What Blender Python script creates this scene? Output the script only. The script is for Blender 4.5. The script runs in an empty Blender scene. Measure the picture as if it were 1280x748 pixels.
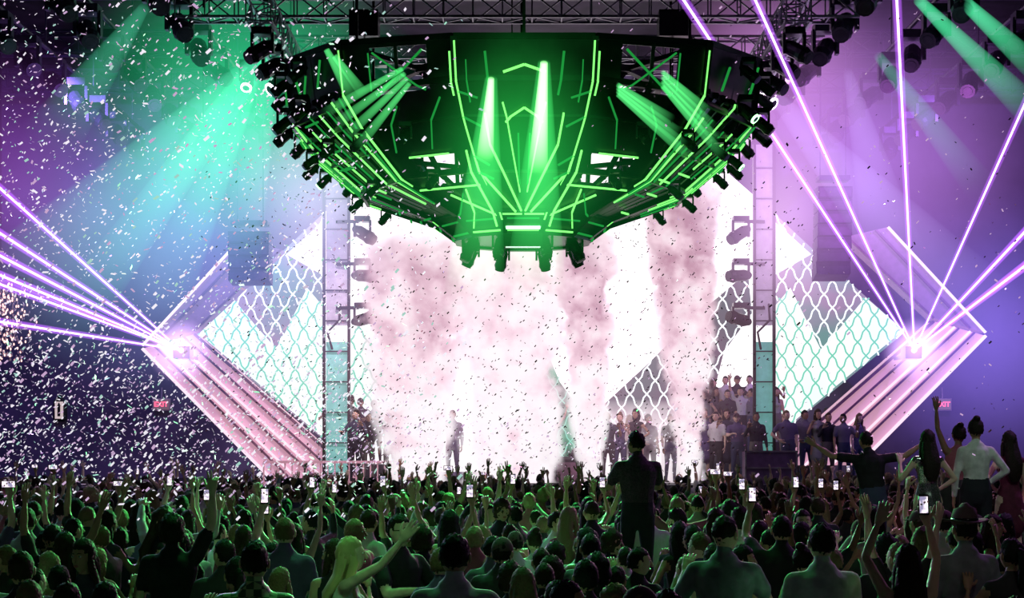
import bpy, math, random
from math import sin, cos, pi, radians, sqrt
import numpy as np
from mathutils import Vector, Matrix
random.seed(11)
scene = bpy.context.scene
scene.view_settings.view_transform = 'Standard'
scene.view_settings.look = 'None'
F = 2000.0; HC = 2.4; YH = 562.0
def at(px, py, d):
    return Vector(((px-640)*d/F, d, HC+(YH-py)*d/F))
# ------------------------------------------------------------------ materials
def newmat(name):
    m = bpy.data.materials.new(name); m.use_nodes = True
    nt = m.node_tree; nt.nodes.clear()
    out = nt.nodes.new('ShaderNodeOutputMaterial')
    return m, nt, out
def pbr(name, col, rough=.6, metal=0, col2=None, scale=6, emis=None, es=0, bump=0, spec=.4):
    m, nt, out = newmat(name)
    b = nt.nodes.new('ShaderNodeBsdfPrincipled')
    b.inputs['Roughness'].default_value = rough
    b.inputs['Metallic'].default_value = metal
    b.inputs['Specular IOR Level'].default_value = spec
    tc = nt.nodes.new('ShaderNodeTexCoord')
    n = nt.nodes.new('ShaderNodeTexNoise'); n.inputs['Scale'].default_value = scale
    n.inputs['Detail'].default_value = 3
    nt.links.new(tc.outputs['Object'], n.inputs['Vector'])
    r = nt.nodes.new('ShaderNodeValToRGB')
    c2 = col2 if col2 else tuple(c*.7 for c in col)
    r.color_ramp.elements[0].position = .35; r.color_ramp.elements[0].color = (*c2, 1)
    r.color_ramp.elements[1].position = .65; r.color_ramp.elements[1].color = (*col, 1)
    nt.links.new(n.outputs['Fac'], r.inputs['Fac'])
    nt.links.new(r.outputs['Color'], b.inputs['Base Color'])
    if bump:
        bp = nt.nodes.new('ShaderNodeBump'); bp.inputs['Strength'].default_value = bump
        bp.inputs['Distance'].default_value = .02
        nt.links.new(n.outputs['Fac'], bp.inputs['Height'])
        nt.links.new(bp.outputs['Normal'], b.inputs['Normal'])
    if emis:
        b.inputs['Emission Color'].default_value = (*emis, 1)
        b.inputs['Emission Strength'].default_value = es
        m.cycles.emission_sampling = 'NONE'
    nt.links.new(b.outputs[0], out.inputs['Surface'])
    return m
def varied(name, cols, rough=.75, spec=.3, bs=9, bd=.03):
    m, nt, out = newmat(name)
    b = nt.nodes.new('ShaderNodeBsdfPrincipled'); b.inputs['Roughness'].default_value = rough
    b.inputs['Specular IOR Level'].default_value = spec
    oi = nt.nodes.new('ShaderNodeObjectInfo')
    r = nt.nodes.new('ShaderNodeValToRGB'); r.color_ramp.interpolation = 'CONSTANT'
    el = r.color_ramp.elements
    el[0].color = (*cols[0], 1); el[1].position = 1/len(cols); el[1].color = (*cols[1], 1)
    for i in range(2, len(cols)):
        e = el.new(i/len(cols)); e.color = (*cols[i], 1)
    nt.links.new(oi.outputs['Random'], r.inputs['Fac'])
    tc = nt.nodes.new('ShaderNodeTexCoord')
    n = nt.nodes.new('ShaderNodeTexNoise'); n.inputs['Scale'].default_value = bs
    nt.links.new(tc.outputs['Object'], n.inputs['Vector'])
    bp = nt.nodes.new('ShaderNodeBump'); bp.inputs['Strength'].default_value = .6; bp.inputs['Distance'].default_value = bd
    nt.links.new(n.outputs['Fac'], bp.inputs['Height']); nt.links.new(bp.outputs['Normal'], b.inputs['Normal'])
    nt.links.new(r.outputs['Color'], b.inputs['Base Color'])
    nt.links.new(b.outputs[0], out.inputs['Surface'])
    return m
def emit(name, col, s, col2=None, scale=1.5, light=False):
    m, nt, out = newmat(name)
    e = nt.nodes.new('ShaderNodeEmission'); e.inputs['Strength'].default_value = s
    e.inputs['Color'].default_value = (*col, 1)
    if not light: m.cycles.emission_sampling = 'NONE'
    if col2:
        tc = nt.nodes.new('ShaderNodeTexCoord')
        n = nt.nodes.new('ShaderNodeTexNoise'); n.inputs['Scale'].default_value = scale
        r = nt.nodes.new('ShaderNodeValToRGB')
        r.color_ramp.elements[0].position = .4; r.color_ramp.elements[0].color = (*col, 1)
        r.color_ramp.elements[1].position = .6; r.color_ramp.elements[1].color = (*col2, 1)
        nt.links.new(tc.outputs['Object'], n.inputs['Vector'])
        nt.links.new(n.outputs['Fac'], r.inputs['Fac']); nt.links.new(r.outputs['Color'], e.inputs['Color'])
    nt.links.new(e.outputs[0], out.inputs['Surface'])
    return m
def mathn(nt, op, a, b=None, c=None, clamp=False):
    n = nt.nodes.new('ShaderNodeMath'); n.operation = op; n.use_clamp = clamp
    for i, v in enumerate((a, b, c)):
        if v is None: continue
        if isinstance(v, (int, float)): n.inputs[i].default_value = v
        else: nt.links.new(v, n.inputs[i])
    return n.outputs[0]
# ------------------------------------------------------------------ mesh builder
class MB:
    def __init__(s): s.v = []; s.f = []; s.m = []
    def add(s, vs, fs, mat=0):
        o = len(s.v); s.v += [tuple(x) for x in vs]
        s.f += [tuple(i+o for i in f) for f in fs]; s.m += [mat]*len(fs)
    def box(s, c, size, mat=0, R=None):
        c = Vector(c); hx, hy, hz = [k/2 for k in size]
        vs = [Vector((x*hx, y*hy, z*hz)) for x in (-1, 1) for y in (-1, 1) for z in (-1, 1)]
        if R: vs = [R @ v for v in vs]
        s.add([v+c for v in vs], [(0,1,3,2),(4,6,7,5),(0,4,5,1),(2,3,7,6),(0,2,6,4),(1,5,7,3)], mat)
    def bar(s, a, b, w, h, mat=0, up=Vector((0,0,1))):
        a = Vector(a); b = Vector(b); t = (b-a)
        L = t.length
        if L < 1e-6: return
        t /= L
        if abs(t.dot(up)) > .98: up = Vector((0,1,0)) if abs(t.y) < .9 else Vector((1,0,0))
        x = t.cross(up).normalized(); z = x.cross(t)
        R = Matrix((x, t, z)).transposed()
        s.box((a+b)/2, (w, L, h), mat, R)
    def tube(s, pts, rad, n=10, mat=0, ref=None, cap=True, mod=None):
        pts = [Vector(p) for p in pts]
        rad = [(r, r) if isinstance(r, (int, float)) else r for r in rad]
        N = len(pts); T = []
        for i in range(N):
            a = pts[max(0, i-1)]; b = pts[min(N-1, i+1)]
            T.append((b-a).normalized())
        if ref is None:
            t = (pts[-1]-pts[0]).normalized()
            ref = Vector((1,0,0)) if abs(t.x) < .8 else Vector((0,1,0))
        rings = []
        if cap:
            r0 = min(rad[0]); rings.append((pts[0]-T[0]*r0*.8, (rad[0][0]*.5, rad[0][1]*.5), T[0]))
            rings.append((pts[0]-T[0]*r0*.45, (rad[0][0]*.85, rad[0][1]*.85), T[0]))
        for p, r, t in zip(pts, rad, T): rings.append((p, r, t))
        if cap:
            r1 = min(rad[-1]); rings.append((pts[-1]+T[-1]*r1*.45, (rad[-1][0]*.85, rad[-1][1]*.85), T[-1]))
            rings.append((pts[-1]+T[-1]*r1*.8, (rad[-1][0]*.5, rad[-1][1]*.5), T[-1]))
        vs = []
        for j, (p, r, t) in enumerate(rings):
            a = (ref-t*ref.dot(t)).normalized(); b = t.cross(a)
            for k in range(n):
                q = 2*pi*k/n; mm = mod(q, j) if mod else 1
                vs.append(p+a*(cos(q)*r[0]*mm)+b*(sin(q)*r[1]*mm))
        fs = []
        for j in range(len(rings)-1):
            for k in range(n):
                k2 = (k+1) % n
                fs.append((j*n+k, j*n+k2, (j+1)*n+k2, (j+1)*n+k))
        fs.append(tuple(reversed(range(n)))); m = (len(rings)-1)*n
        fs.append(tuple(range(m, m+n)))
        s.add(vs, fs, mat)
    def ell(s, c, r, mat=0, seg=14, rg=10, R=None, fn=None):
        c = Vector(c); vs = []; 
        for i in range(rg+1):
            ph = -pi/2+pi*i/rg
            for k in range(seg):
                q = 2*pi*k/seg
                u = Vector((cos(ph)*cos(q), cos(ph)*sin(q), sin(ph)))
                p = fn(u) if fn else Vector((u.x*r[0], u.y*r[1], u.z*r[2]))
                if R: p = R @ p
                vs.append(c+p)
        fs = []
        for i in range(rg):
            for k in range(seg):
                k2 = (k+1) % seg
                fs.append((i*seg+k, i*seg+k2, (i+1)*seg+k2, (i+1)*seg+k))
        s.add(vs, fs, mat)
    def prism(s, pts, thick, mat=0, dirv=Vector((0,1,0))):
        n = len(pts); vs = [Vector(p) for p in pts]+[Vector(p)+dirv*thick for p in pts]
        fs = [tuple(range(n)), tuple(reversed(range(n, 2*n)))]
        for i in range(n): fs.append((i, (i+1) % n, n+(i+1) % n, n+i)[::-1])
        s.add(vs, fs, mat)
    def merge(s, verts, faces, mats):
        o = len(s.v); s.v += verts; s.f += [tuple(i+o for i in f) for f in faces]; s.m += mats
    def mesh(s, name, mats=(), smooth=False):
        me = bpy.data.meshes.new(name); me.from_pydata(s.v, [], s.f)
        for m in mats: me.materials.append(m)
        me.polygons.foreach_set('material_index', s.m)
        if smooth: me.polygons.foreach_set('use_smooth', [True]*len(s.f))
        me.update(); return me
    def obj(s, name, mats, parent=None, smooth=False):
        me = s.mesh(name, mats, smooth)
        o = bpy.data.objects.new(name, me); scene.collection.objects.link(o)
        if parent: o.parent = parent
        return o
def empty(name, loc=(0,0,0)):
    e = bpy.data.objects.new(name, None); e.location = loc; e.empty_display_size = .3
    scene.collection.objects.link(e); return e
def remesh(mb, voxel, it=3):
    me = mb.mesh('tmp'); ob = bpy.data.objects.new('tmp', me); scene.collection.objects.link(ob)
    m = ob.modifiers.new('r', 'REMESH'); m.mode = 'VOXEL'; m.voxel_size = voxel
    sm = ob.modifiers.new('s', 'SMOOTH'); sm.factor = .5; sm.iterations = it
    dg = bpy.context.evaluated_depsgraph_get()
    m2 = bpy.data.meshes.new_from_object(ob.evaluated_get(dg))
    nv = len(m2.vertices); co = np.empty(nv*3); m2.vertices.foreach_get('co', co); co = co.reshape(-1, 3)
    fs = [tuple(p.vertices) for p in m2.polygons]
    bpy.data.objects.remove(ob); bpy.data.meshes.remove(me); bpy.data.meshes.remove(m2)
    return co, fs
# ------------------------------------------------------------------ people materials
M_skin = varied('skin', [(.6,.38,.28),(.4,.24,.16),(.68,.48,.38),(.25,.14,.09),(.55,.35,.25)], .5)
M_top = varied('clothing_top', [(.03,.03,.035),(.5,.5,.52),(.05,.05,.08),(.15,.14,.2),(.03,.03,.03),(.1,.08,.18),(.7,.7,.7),(.04,.05,.06),(.35,.1,.14),(.03,.03,.04),(.3,.33,.3),(.02,.02,.03)], .85)
M_bot = varied('clothing_bottom', [(.02,.02,.03),(.05,.06,.12),(.03,.03,.03),(.15,.14,.13)], .85)
M_hair = varied('hair', [(.012,.008,.007),(.03,.02,.012),(.01,.01,.01),(.14,.09,.05),(.02,.014,.01),(.3,.21,.12),(.012,.012,.012),(.04,.025,.015)], .7, .2, 45, .02)
M_hairdk = pbr('hair_dark', (.02,.013,.01), .65, scale=60, bump=.6, spec=.2)
M_shoe = pbr('shoe_leather', (.02,.02,.02), .4)
M_eye = pbr('eye_white', (.8,.8,.8), .2)
M_dark = pbr('dark_detail', (.01,.01,.01), .2)
M_lip = pbr('lips', (.4,.12,.12), .4)
M_phb = pbr('phone_body', (.02,.02,.02), .2)
M_phs = emit('phone_screen', (1,.85,.92), 1.5, (.22,.2,.32), 22)
M_hat = pbr('felt_hat', (.14,.09,.1), .9, spec=.1)
SLOTS = [M_skin, M_top, M_bot, M_hair, M_shoe, M_eye, M_dark, M_lip, M_phb, M_phs, M_hat]
POSE = {
 'down': ((.22,.03,-1),(.04,.28,-1),(-1,0,0)),
 'up': ((.35,.1,1),(.02,.12,1),(0,1,0)),
 'upout': ((.65,.1,.8),(.35,.05,1),(0,1,0)),
 'bent': ((.45,.25,-.7),(-.15,.6,.85),(0,.6,0)),
 'phone': ((.3,.75,.5),(-.2,.25,1),(0,-1,0)),
 'fwd': ((.25,.6,-.7),(-.35,.85,.15),(0,0,-1)),
 'wide': ((1,.1,.12),(.8,.1,.55),(0,1,0)),
 'clap': ((-.02,.8,.45),(-.25,.7,.85),(-1,0,0)),
 'wave': ((.9,.1,.2),(.15,.15,1),(0,1,0)),
 'point': ((.3,.8,.6),(.1,.8,.6),(0,0,-1)),
 'hip': ((.6,-.1,-.8),(-.65,.35,-.5),(-1,0,0)),
}
def hand(mb, w, d, n, side, curl, detail, peace=False):
    d = d.normalized(); n = (n-d*n.dot(d))
    if n.length < .05: n = Vector((0,1,0)) - d*d.y
    n.normalize(); s = d.cross(n)*side
    k = 8 if detail else 6
    mb.tube([w-d*.01, w+d*.04, w+d*.085], [(.026,.019),(.038,.017),(.041,.014)], k+2, 0, ref=s)
    for i, (o, L) in enumerate(((.030,.075),(.010,.084),(-.011,.078),(-.030,.062))):
        cc = curl*(1+.15*i)
        if peace: cc = .05 if i < 2 else 1.3
        p = w+d*.082+s*o; ang = cc*.4; pts = [p.copy()]
        fan = s*(o*3.0*(2 if peace and i < 2 else 1))
        for seg in range(3):
            dd = (d*cos(ang)+n*sin(ang)+fan).normalized()
            p = p+dd*(L*(.45, .32, .23)[seg]); pts.append(p.copy()); ang += cc*.7
        mb.tube(pts, [.0098,.0092,.0085,.007], k, 0, ref=s)
    p = w+d*.025+s*.026; d1 = (d*.65+s*.7+n*.25).normalized(); d2 = (d*.85+s*.35+n*(.3+curl*.4)).normalized()
    mb.tube([p, p+d1*.04, p+d1*.04+d2*.032, p+d1*.04+d2*.055], [.014,.0125,.011,.009], k, 0)
def person(name, sex='m', R='down', L='down', lean=(0,0), head=(0,0), hair='short', outfit='tee',
           phone=None, voxel=.024, over=None, curl=.35, peace=None, glasses=False):
    fem = sex == 'f'; mb = MB(); segs = []
    def ln(p):
        p = Vector(p); h = max(0, p.z-.92)
        return Vector((p.x+lean[0]*h, p.y+lean[1]*h, p.z-.15*(abs(lean[0])+abs(lean[1]))*h))
    def T(pts, rad, lab, ref=None, n=12):
        mb.tube(pts, rad, n, 0, ref=ref)
        for i in range(len(pts)-1):
            ra = rad[i] if isinstance(rad[i], (int, float)) else sum(rad[i])/2
            rb = rad[i+1] if isinstance(rad[i+1], (int, float)) else sum(rad[i+1])/2
            segs.append((pts[i], pts[i+1], ra, rb, lab))
    X = Vector((1,0,0))
    if fem: tor = [(.88,.135,.105),(.96,.165,.12),(1.04,.15,.105),(1.13,.122,.088),(1.25,.138,.1),(1.34,.158,.105),(1.42,.15,.085),(1.46,.09,.065)]
    else: tor = [(.87,.13,.1),(.96,.16,.115),(1.05,.155,.11),(1.14,.155,.108),(1.27,.175,.118),(1.37,.195,.12),(1.435,.17,.095),(1.475,.09,.07)]
    loose = .012 if outfit in ('tee', 'long') else 0
    pelv = [(ln((0,0,z)), (a+loose, b+loose)) for z, a, b in tor]
    T([p for p, r in pelv[:3]], [r for p, r in pelv[:3]], 1 if outfit == 'dress' else 2, X)
    T([p for p, r in pelv[2:]], [r for p, r in pelv[2:]], 1, X)
    if fem:
        for sx in (-1, 1):
            c = ln((sx*.07,.085,1.31)); mb.ell(c, (.058,.055,.055)); segs.append((c, c+X*.001, .055, .055, 1))
    nb = ln((0,-.005,1.45)); hc = ln((0,.02,1.645))
    T([nb, ln((0,0,1.5)), ln((0,.012,1.58))], [.06,.052 if not fem else .045,.052 if not fem else .046], 0)
    sh = .185 if not fem else .155
    hands = []
    for side, ps in ((1, R), (-1, L)):
        u, f, nn = POSE[ps] if isinstance(ps, str) else ps
        u = Vector((u[0]*side, u[1], u[2])).normalized(); f = Vector((f[0]*side, f[1], f[2])).normalized()
        nn = Vector((nn[0]*side, nn[1], nn[2]))
        lift = .045*max(0, u.z)
        S = ln((side*sh, 0, 1.415+lift)); E = S+u*.285; W = E+f*.25
        k = .86 if fem else 1
        T([ln((side*.09,0,1.42)), S], [.06*k,.058*k], 1 if outfit != 'tank' or not fem else 0)
        if outfit == 'long':
            T([S, S+u*.15, E], [.06*k,.056*k,.048*k], 1); T([E, E+f*.12, E+f*.235], [.048*k,.044*k,.036*k], 1)
            T([E+f*.22, W], [.026*k,.024*k], 0)
        elif outfit == 'tee':
            T([S, S+u*.1, S+u*.18], [.062*k,.062*k,.063*k], 1)
            T([S+u*.12, E], [.046*k,.04*k], 0); T([E, E+f*.09, W], [.04*k,.041*k,.025*k], 0)
        else:
            T([S, S+u*.12, E], [.053*k,.046*k,.037*k], 0); T([E, E+f*.08, W], [.037*k,.038*k,.024*k], 0)
        hands.append((W, f, nn, side))
    for sx in (-1, 1):
        hp = Vector((sx*.088,0,.92)); kn = Vector((sx*.11,.03,.5)); an = Vector((sx*.12,-.01,.09))
        lab = 0 if outfit == 'dress' else 2
        T([hp, (hp+kn)/2, kn], [.092,.08,.06], lab); T([kn, kn*.65+an*.35+Vector((0,-.015,0)), an], [.058,.056,.04], lab)
        T([an+Vector((0,-.03,-.045)), an+Vector((0,.08,-.05)), an+Vector((sx*.01,.16,-.055))], [(.035,.035),(.042,.03),(.035,.022)], 4, X)
    if outfit == 'dress':
        T([ln((0,0,.98)), Vector((0,0,.85)), Vector((0,0,.62))], [(.165,.125),(.185,.15),(.2,.165)], 1, X)
    co, fs = remesh(mb, voxel)
    fc = np.array([co[list(f)].mean(axis=0) for f in fs])
    best = np.full(len(fs), 9e9); lab = np.zeros(len(fs), int)
    for a, b, ra, rb, l in segs:
        a = np.array(a); b = np.array(b); ab = b-a
        t = np.clip(((fc-a)@ab)/max(ab@ab, 1e-9), 0, 1)
        dd = np.linalg.norm(fc-(a+t[:, None]*ab), axis=1)-(ra+(rb-ra)*t)
        w = dd < best; best[w] = dd[w]; lab[w] = l
    out = MB(); out.merge([tuple(c) for c in co], fs, [int(x) for x in lab])
    for W, f, nn, side in hands:
        hb = MB(); det = voxel < .02
        ispk = (peace == ('R' if side == 1 else 'L')); isph = (phone == ('R' if side == 1 else 'L'))
        hand(hb, W, f, nn, side, .75 if isph else curl, det, ispk)
        if det:
            c2, f2 = remesh(hb, .0045, 2); out.merge([tuple(c) for c in c2], f2, [0]*len(f2))
        else: out.merge(hb.v, hb.f, hb.m)
        if isph:
            n = Vector((0,-1,0)); up = Vector((0, .12, 1)).normalized(); c = W+f*.11+n*.03+up*.012
            Rm = Matrix((X, up.cross(X), up)).transposed()
            wd = name.endswith('w')
            out.box(c, (.14,.009,.07) if wd else (.07,.009,.14), 8, Rm)
            out.box(c+Rm @ Vector((0,-.0055,0)), (.118,.002,.056) if wd else (.056,.002,.112), 9, Rm)
    # head
    Rh = Matrix.Rotation(head[0], 3, 'Z') @ Matrix.Rotation(head[1], 3, 'X')
    piv = ln((0,0,1.56)); hc = piv+Rh @ (hc-piv)
    def H(p): return hc+Rh @ Vector(p)
    kx = .072 if fem else .077
    def fn(u):
        x, y, z = u.x*kx, u.y*.093, u.z*.118
        if u.z < 0:
            x *= 1-.32*u.z*u.z
            if u.y < 0: y *= 1-.4*abs(u.z)
            else: y *= 1-.06*abs(u.z)
        if u.y > 0:
            for sx in (-1, 1):
                g = math.exp(-(((u.x-sx*.4)/.2)**2+((u.z-.08)/.13)**2)); y -= .009*g
            y += .004*math.exp(-((u.z-.27)/.1)**2)*(1 if abs(u.x) < .6 else 0)
            y += .006*math.exp(-(((u.x)/.25)**2+((u.z+.85)/.2)**2))
        return Vector((x, y, z))
    sg, rr = (28, 20) if voxel < .02 else (16, 12)
    out.ell(hc, None, 0, sg, rr, Rh, fn)
    out.tube([H((0,.086,.022)), H((0,.1,-.005)), H((0,.108,-.024))], [.008,.01,.013], 8, 0)
    for sx in (-1, 1):
        out.ell(H((sx*.029,.079,.011)), (.0135,.009,.0075), 5, 8, 6, Rh)
        out.ell(H((sx*.029,.0865,.011)), (.006,.003,.006), 6, 8, 4, Rh)
        out.tube([H((sx*.014,.09,.031)), H((sx*.03,.09,.035)), H((sx*.046,.08,.03))], [.003,.0035,.002], 5, 3)
        out.ell(H((sx*(kx+.006),-.004,-.002)), (.01,.019,.031), 0, 8, 6, Rh)
        if glasses: out.ell(H((sx*.031,.096,.01)), (.026,.005,.02), 6, 10, 6, Rh); out.bar(H((sx*.05,.09,.014)), H((sx*.08,0,.01)), .005, .006, 6)
    out.ell(H((0,.089,-.055)), (.022,.008,.005), 7, 8, 5, Rh); out.ell(H((0,.087,-.064)), (.019,.009,.006), 7, 8, 5, Rh)
    st = lambda q, j: 1+.08*sin(7*q+j*.7)+.06*sin(15*q+2*j)
    if hair != 'bald':
        vol = {'short':1.0,'fade':.97,'long':1.06,'bob':1.07,'bun':1.02,'pony':1.02,'curly':1.18}.get(hair, 1)
        rough = .1 if hair == 'curly' else .055
        def hf(u):
            a = math.atan2(u.y, u.x)
            k = vol*(1+(rough*sin(15*u.x+9*u.z)*sin(13*u.y+5*u.x))+.035*sin(11*a)+.035*sin(19*u.z+5*a))
            line = .42 if u.y > .35 else (-.0 if u.y > -.15 else (-.25 if hair == 'fade' else -.5))
            if hair in ('long', 'bob', 'curly') and u.y <= .35: line = -.75
            if u.z < line: k *= .84
            return Vector((u.x*.083*k, u.y*.1*k, u.z*.114*k))
        out.ell(H((0,-.01,.016)), None, 3, 30 if voxel < .02 else 24, 18, Rh, hf)
    if hair == 'long':
        out.tube([H((0,-.04,.04)), H((0,-.07,-.06)), hc+Rh@Vector((0,-.07,-.12))+Vector((0,-.03,-.03)), ln((0,-.135,1.37)), ln((0,-.13,1.25)), ln((.01,-.12,1.17))],
                 [(.075,.06),(.088,.055),(.098,.05),(.105,.04),(.09,.032),(.05,.015)], 26, 3, ref=Rh@X, mod=st)
        for sx in (-1, 1):
            out.tube([H((sx*.06,0,.04)), H((sx*.08,.01,-.05)), ln((sx*.085,.02,1.47)), ln((sx*.1,.07,1.36)), ln((sx*.09,.1,1.27))], [(.02,.03),(.02,.035),(.022,.035),(.022,.025),(.01,.01)], 8, 3, ref=Rh@X, mod=st)
    if hair == 'bob':
        out.tube([H((0,-.03,.03)), H((0,-.045,-.05)), H((0,-.04,-.12)), H((0,-.04,-.155))], [(.08,.07),(.095,.075),(.095,.07),(.07,.05)], 26, 3, ref=Rh@X, mod=st)
    if hair == 'pony':
        out.tube([H((0,-.08,.05)), H((0,-.135,.03)), H((0,-.15,-.08)), H((0,-.13,-.2)), H((.01,-.12,-.28))], [.02,.034,.036,.028,.008], 12, 3, mod=st)
    if hair == 'bun':
        out.ell(H((0,-.06,.125)), (.042,.042,.036), 3, 12, 8, Rh)
    if hair == 'cap':
        out.ell(H((0,-.005,.03)), (.087,.103,.1), 10, 18, 12, Rh, lambda u: Vector((u.x*.087, u.y*.104, max(u.z, -.05)*.105)))
        out.ell(H((0,.12,.035)), (.07,.07,.008), 10, 12, 6, Rh)
    if hair == 'hat':
        def brim(u): return Vector((u.x*.16, u.y*.175, u.z*.007+.022*u.x*u.x))
        out.ell(H((0,-.005,.06)), None, 10, 26, 6, Rh, brim)
        out.tube([H((0,-.005,.055)), H((0,-.005,.1)), H((0,-.003,.15)), H((0,0,.165))], [(.09,.104),(.087,.1),(.072,.088),(.03,.06)], 20, 10, ref=Rh@X)
        out.tube([H((0,-.005,.062)), H((0,-.005,.085))], [(.093,.107),(.092,.105)], 20, 6, ref=Rh@X, cap=False)
    mats = list(SLOTS)
    if over:
        for k, v in over.items(): mats[k] = v
    return out.mesh(name, mats, True)
def place(me, name, x, y, z=0, yaw=0, s=1, parent=None):
    o = bpy.data.objects.new(name, me); o.location = (x, y, z); o.rotation_euler = (0, 0, yaw); o.scale = (s, s, s)
    scene.collection.objects.link(o)
    if parent: o.parent = parent
    return o
# ------------------------------------------------------------------ room
M_floor = pbr('floor_dark', (.02,.02,.025), .35)
M_wall = pbr('wall_dark_panel', (.15,.11,.22), .8, col2=(.09,.07,.14), scale=.7)
M_ceil = pbr('ceiling_black', (.035,.022,.045), .9, col2=(.015,.01,.02), scale=1.5)
M_metal = pbr('black_metal', (.03,.03,.035), .35, .6)
M_alu = pbr('aluminium_truss', (.45,.42,.5), .35, .8)
XW = 17.0; YB = 47.0; ZC = 13.6
def simple_box(name, c, size, mat):
    mb = MB(); mb.box((0,0,0), size, 0); o = mb.obj(name, [mat]); o.location = c; return o
simple_box('floor', (0, YB/2-2.5, -.1), (2*XW, YB+5, .2), M_floor)
simple_box('ceiling', (0, YB/2-2.5, ZC+.1), (2*XW, YB+5, .2), M_ceil)
simple_box('wall_left', (-XW-.1, YB/2-2.5, ZC/2), (.2, YB+5, ZC), M_wall)
simple_box('wall_right', (XW+.1, YB/2-2.5, ZC/2), (.2, YB+5, ZC), M_wall)
simple_box('wall_stage', (0, YB+.1, ZC/2), (2*XW, .2, ZC), M_wall)
simple_box('wall_rear', (0, -5.1, ZC/2), (2*XW, .2, ZC), M_wall)
# stage
stage = empty('stage')
mb = MB(); mb.box((1, 42.2, .78), (25, 9.4, 1.56), 0)
for i in range(40): mb.box((-11.2+i*.63, 37.47, .78), (.05, .06, 1.5), 1)
mb.obj('stage_deck', [pbr('stage_black', (.03,.03,.04), .5), M_metal], stage)
mb = MB(); mb.box((6.2, 42.6, 1.9), (4.2, 2.6, .68), 0); mb.box((6.2, 43.4, 2.25), (4.2, 1.2, .7), 0)
mb.box((-3.8, 42.4, 1.78), (3.2, 2.4, .45), 0)
mb.obj('stage_riser', [pbr('riser_black', (.03,.03,.04), .5)], stage)
# railing
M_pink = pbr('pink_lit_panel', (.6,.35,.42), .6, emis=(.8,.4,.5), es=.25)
def railing(name, x0, x1, y, z0, z1):
    mb = MB(); mb.box(((x0+x1)/2, y, z1), (x1-x0, .1, .06), 0); mb.box(((x0+x1)/2, y, z0+.05), (x1-x0, .08, .06), 0)
    n = int((x1-x0)/.16)
    for i in range(n+1): mb.box((x0+(x1-x0)*i/n, y, (z0+z1)/2), (.03, .05, z1-z0), 0)
    return mb.obj(name, [M_pink])
a = at(330, 580, 37.8); b = at(490, 580, 37.8); railing('stage_railing', a.x, b.x, 37.75, 1.56, 2.1)
# ------------------------------------------------------------------ LED wall
led = empty('led_wall')
E_white = emit('led_white', (1,.86,.94), 1.5, (1,.97,.99), .25, light=True)
E_side = emit('led_side_white', (.8,1,.93), 1.15, (1,.93,.98), .3, light=True)
E_grey = emit('led_grey', (.42,.3,.46), .8, (.2,.38,.38), .5)
E_dark = emit('led_darknet', (.2,.13,.2), .75, (.1,.17,.18), .6)
E_arcw = emit('led_arc_white', (.88,.97,1), 1.3)
E_arct = emit('led_arc_teal', (.25,.82,.62), .8)
YL = 44.0
def mx(p): return (1372-p[0], p[1])
def pp(pts, d): return [at(x, y, d) for x, y in pts]
def inside(x, y, poly):
    c = False; n = len(poly)
    for i in range(n):
        x1, y1 = poly[i]; x2, y2 = poly[(i+1) % n]
        if (y1 > y) != (y2 > y) and x < (x2-x1)*(y-y1)/(y2-y1)+x1: c = not c
    return c
def arcs(mb, poly, mat, d, cw=21, ch=17, wpx=1.8, excl=None):
    """ogee diamond mesh: leaning S-curves crossing in both directions"""
    xs = [p[0] for p in poly]; ys = [p[1] for p in poly]
    H = max(ys)-min(ys); n = int(H/ch)+2; m = int((max(xs)-min(xs))/cw)+n+2
    for sg in (1, -1):
        for i in range(-n, m):
            prev = None
            for j in range(n*4+1):
                t = j/4; w = t+.13*sin(2*pi*t)
                px = min(xs)+i*cw+sg*w*cw/2 + (0 if sg > 0 else 0); py = min(ys)+t*ch
                if prev:
                    cx, cy = (px+prev[0])/2, (py+prev[1])/2
                    if inside(cx, cy, poly) and not (excl and inside(cx, cy, excl)):
                        mb.bar(at(prev[0], prev[1], d), at(px, py, d), wpx*d/F, .03, mat, up=Vector((0,1,0)))
                prev = (px, py)
sideP = [(240,415),(345,322),(405,266),(405,550)]
mount = [(243,413),(290,372),(320,408),(346,437),(384,360),(405,385),(405,548)]
tri = [(358,318),(405,276),(405,345)]
for sgn in (0, 1):
    g = (lambda P: P) if sgn == 0 else (lambda P: [mx(p) for p in P][::-1])
    mb = MB(); mb.prism(pp(g(sideP), YL), .3, 0); mb.prism(pp(g(mount), YL-.04), .03, 1); mb.prism(pp(g(tri), YL-.04), .03, 1)
    mb.obj('led_side_panel', [E_grey, E_side], led)
    mb = MB(); arcs(mb, g(sideP), 0, YL-.08, excl=g(mount)); arcs(mb, g(mount), 1, YL-.08)
    mb.obj('led_lattice_pattern', [E_arcw, E_arct], led)
center = [(405,266),(650,50),(720,50),(967,266),(967,590),(405,590)]
mb = MB(); mb.prism(pp(center, YL+.05), .3, 0); mb.obj('led_center_screen', [E_white], led)
netR = [(756,505),(810,455),(870,395),(935,340),(940,392),(905,440),(890,500),(850,545),(756,560)]
netL = [(438,392),(470,440),(500,470),(512,560),(438,560)]
netC = [(650,580),(655,520),(668,505),(674,470),(688,450),(700,478),(716,500),(724,580)]
mb = MB(); mb.prism(pp(netR, YL-.03), .03, 0); mb.prism(pp(netL, YL-.03), .03, 1); mb.prism(pp(netC, YL-.03), .03, 2)
mb.obj('led_dark_area', [E_dark, E_side, emit('led_green_dark', (.02,.12,.07), .8, (.1,.5,.3), 1.6)], led)
mb = MB(); arcs(mb, netR, 0, YL-.08); arcs(mb, netL, 1, YL-.08, wpx=2.2); arcs(mb, netC, 1, YL-.08, wpx=1.4)
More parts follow.
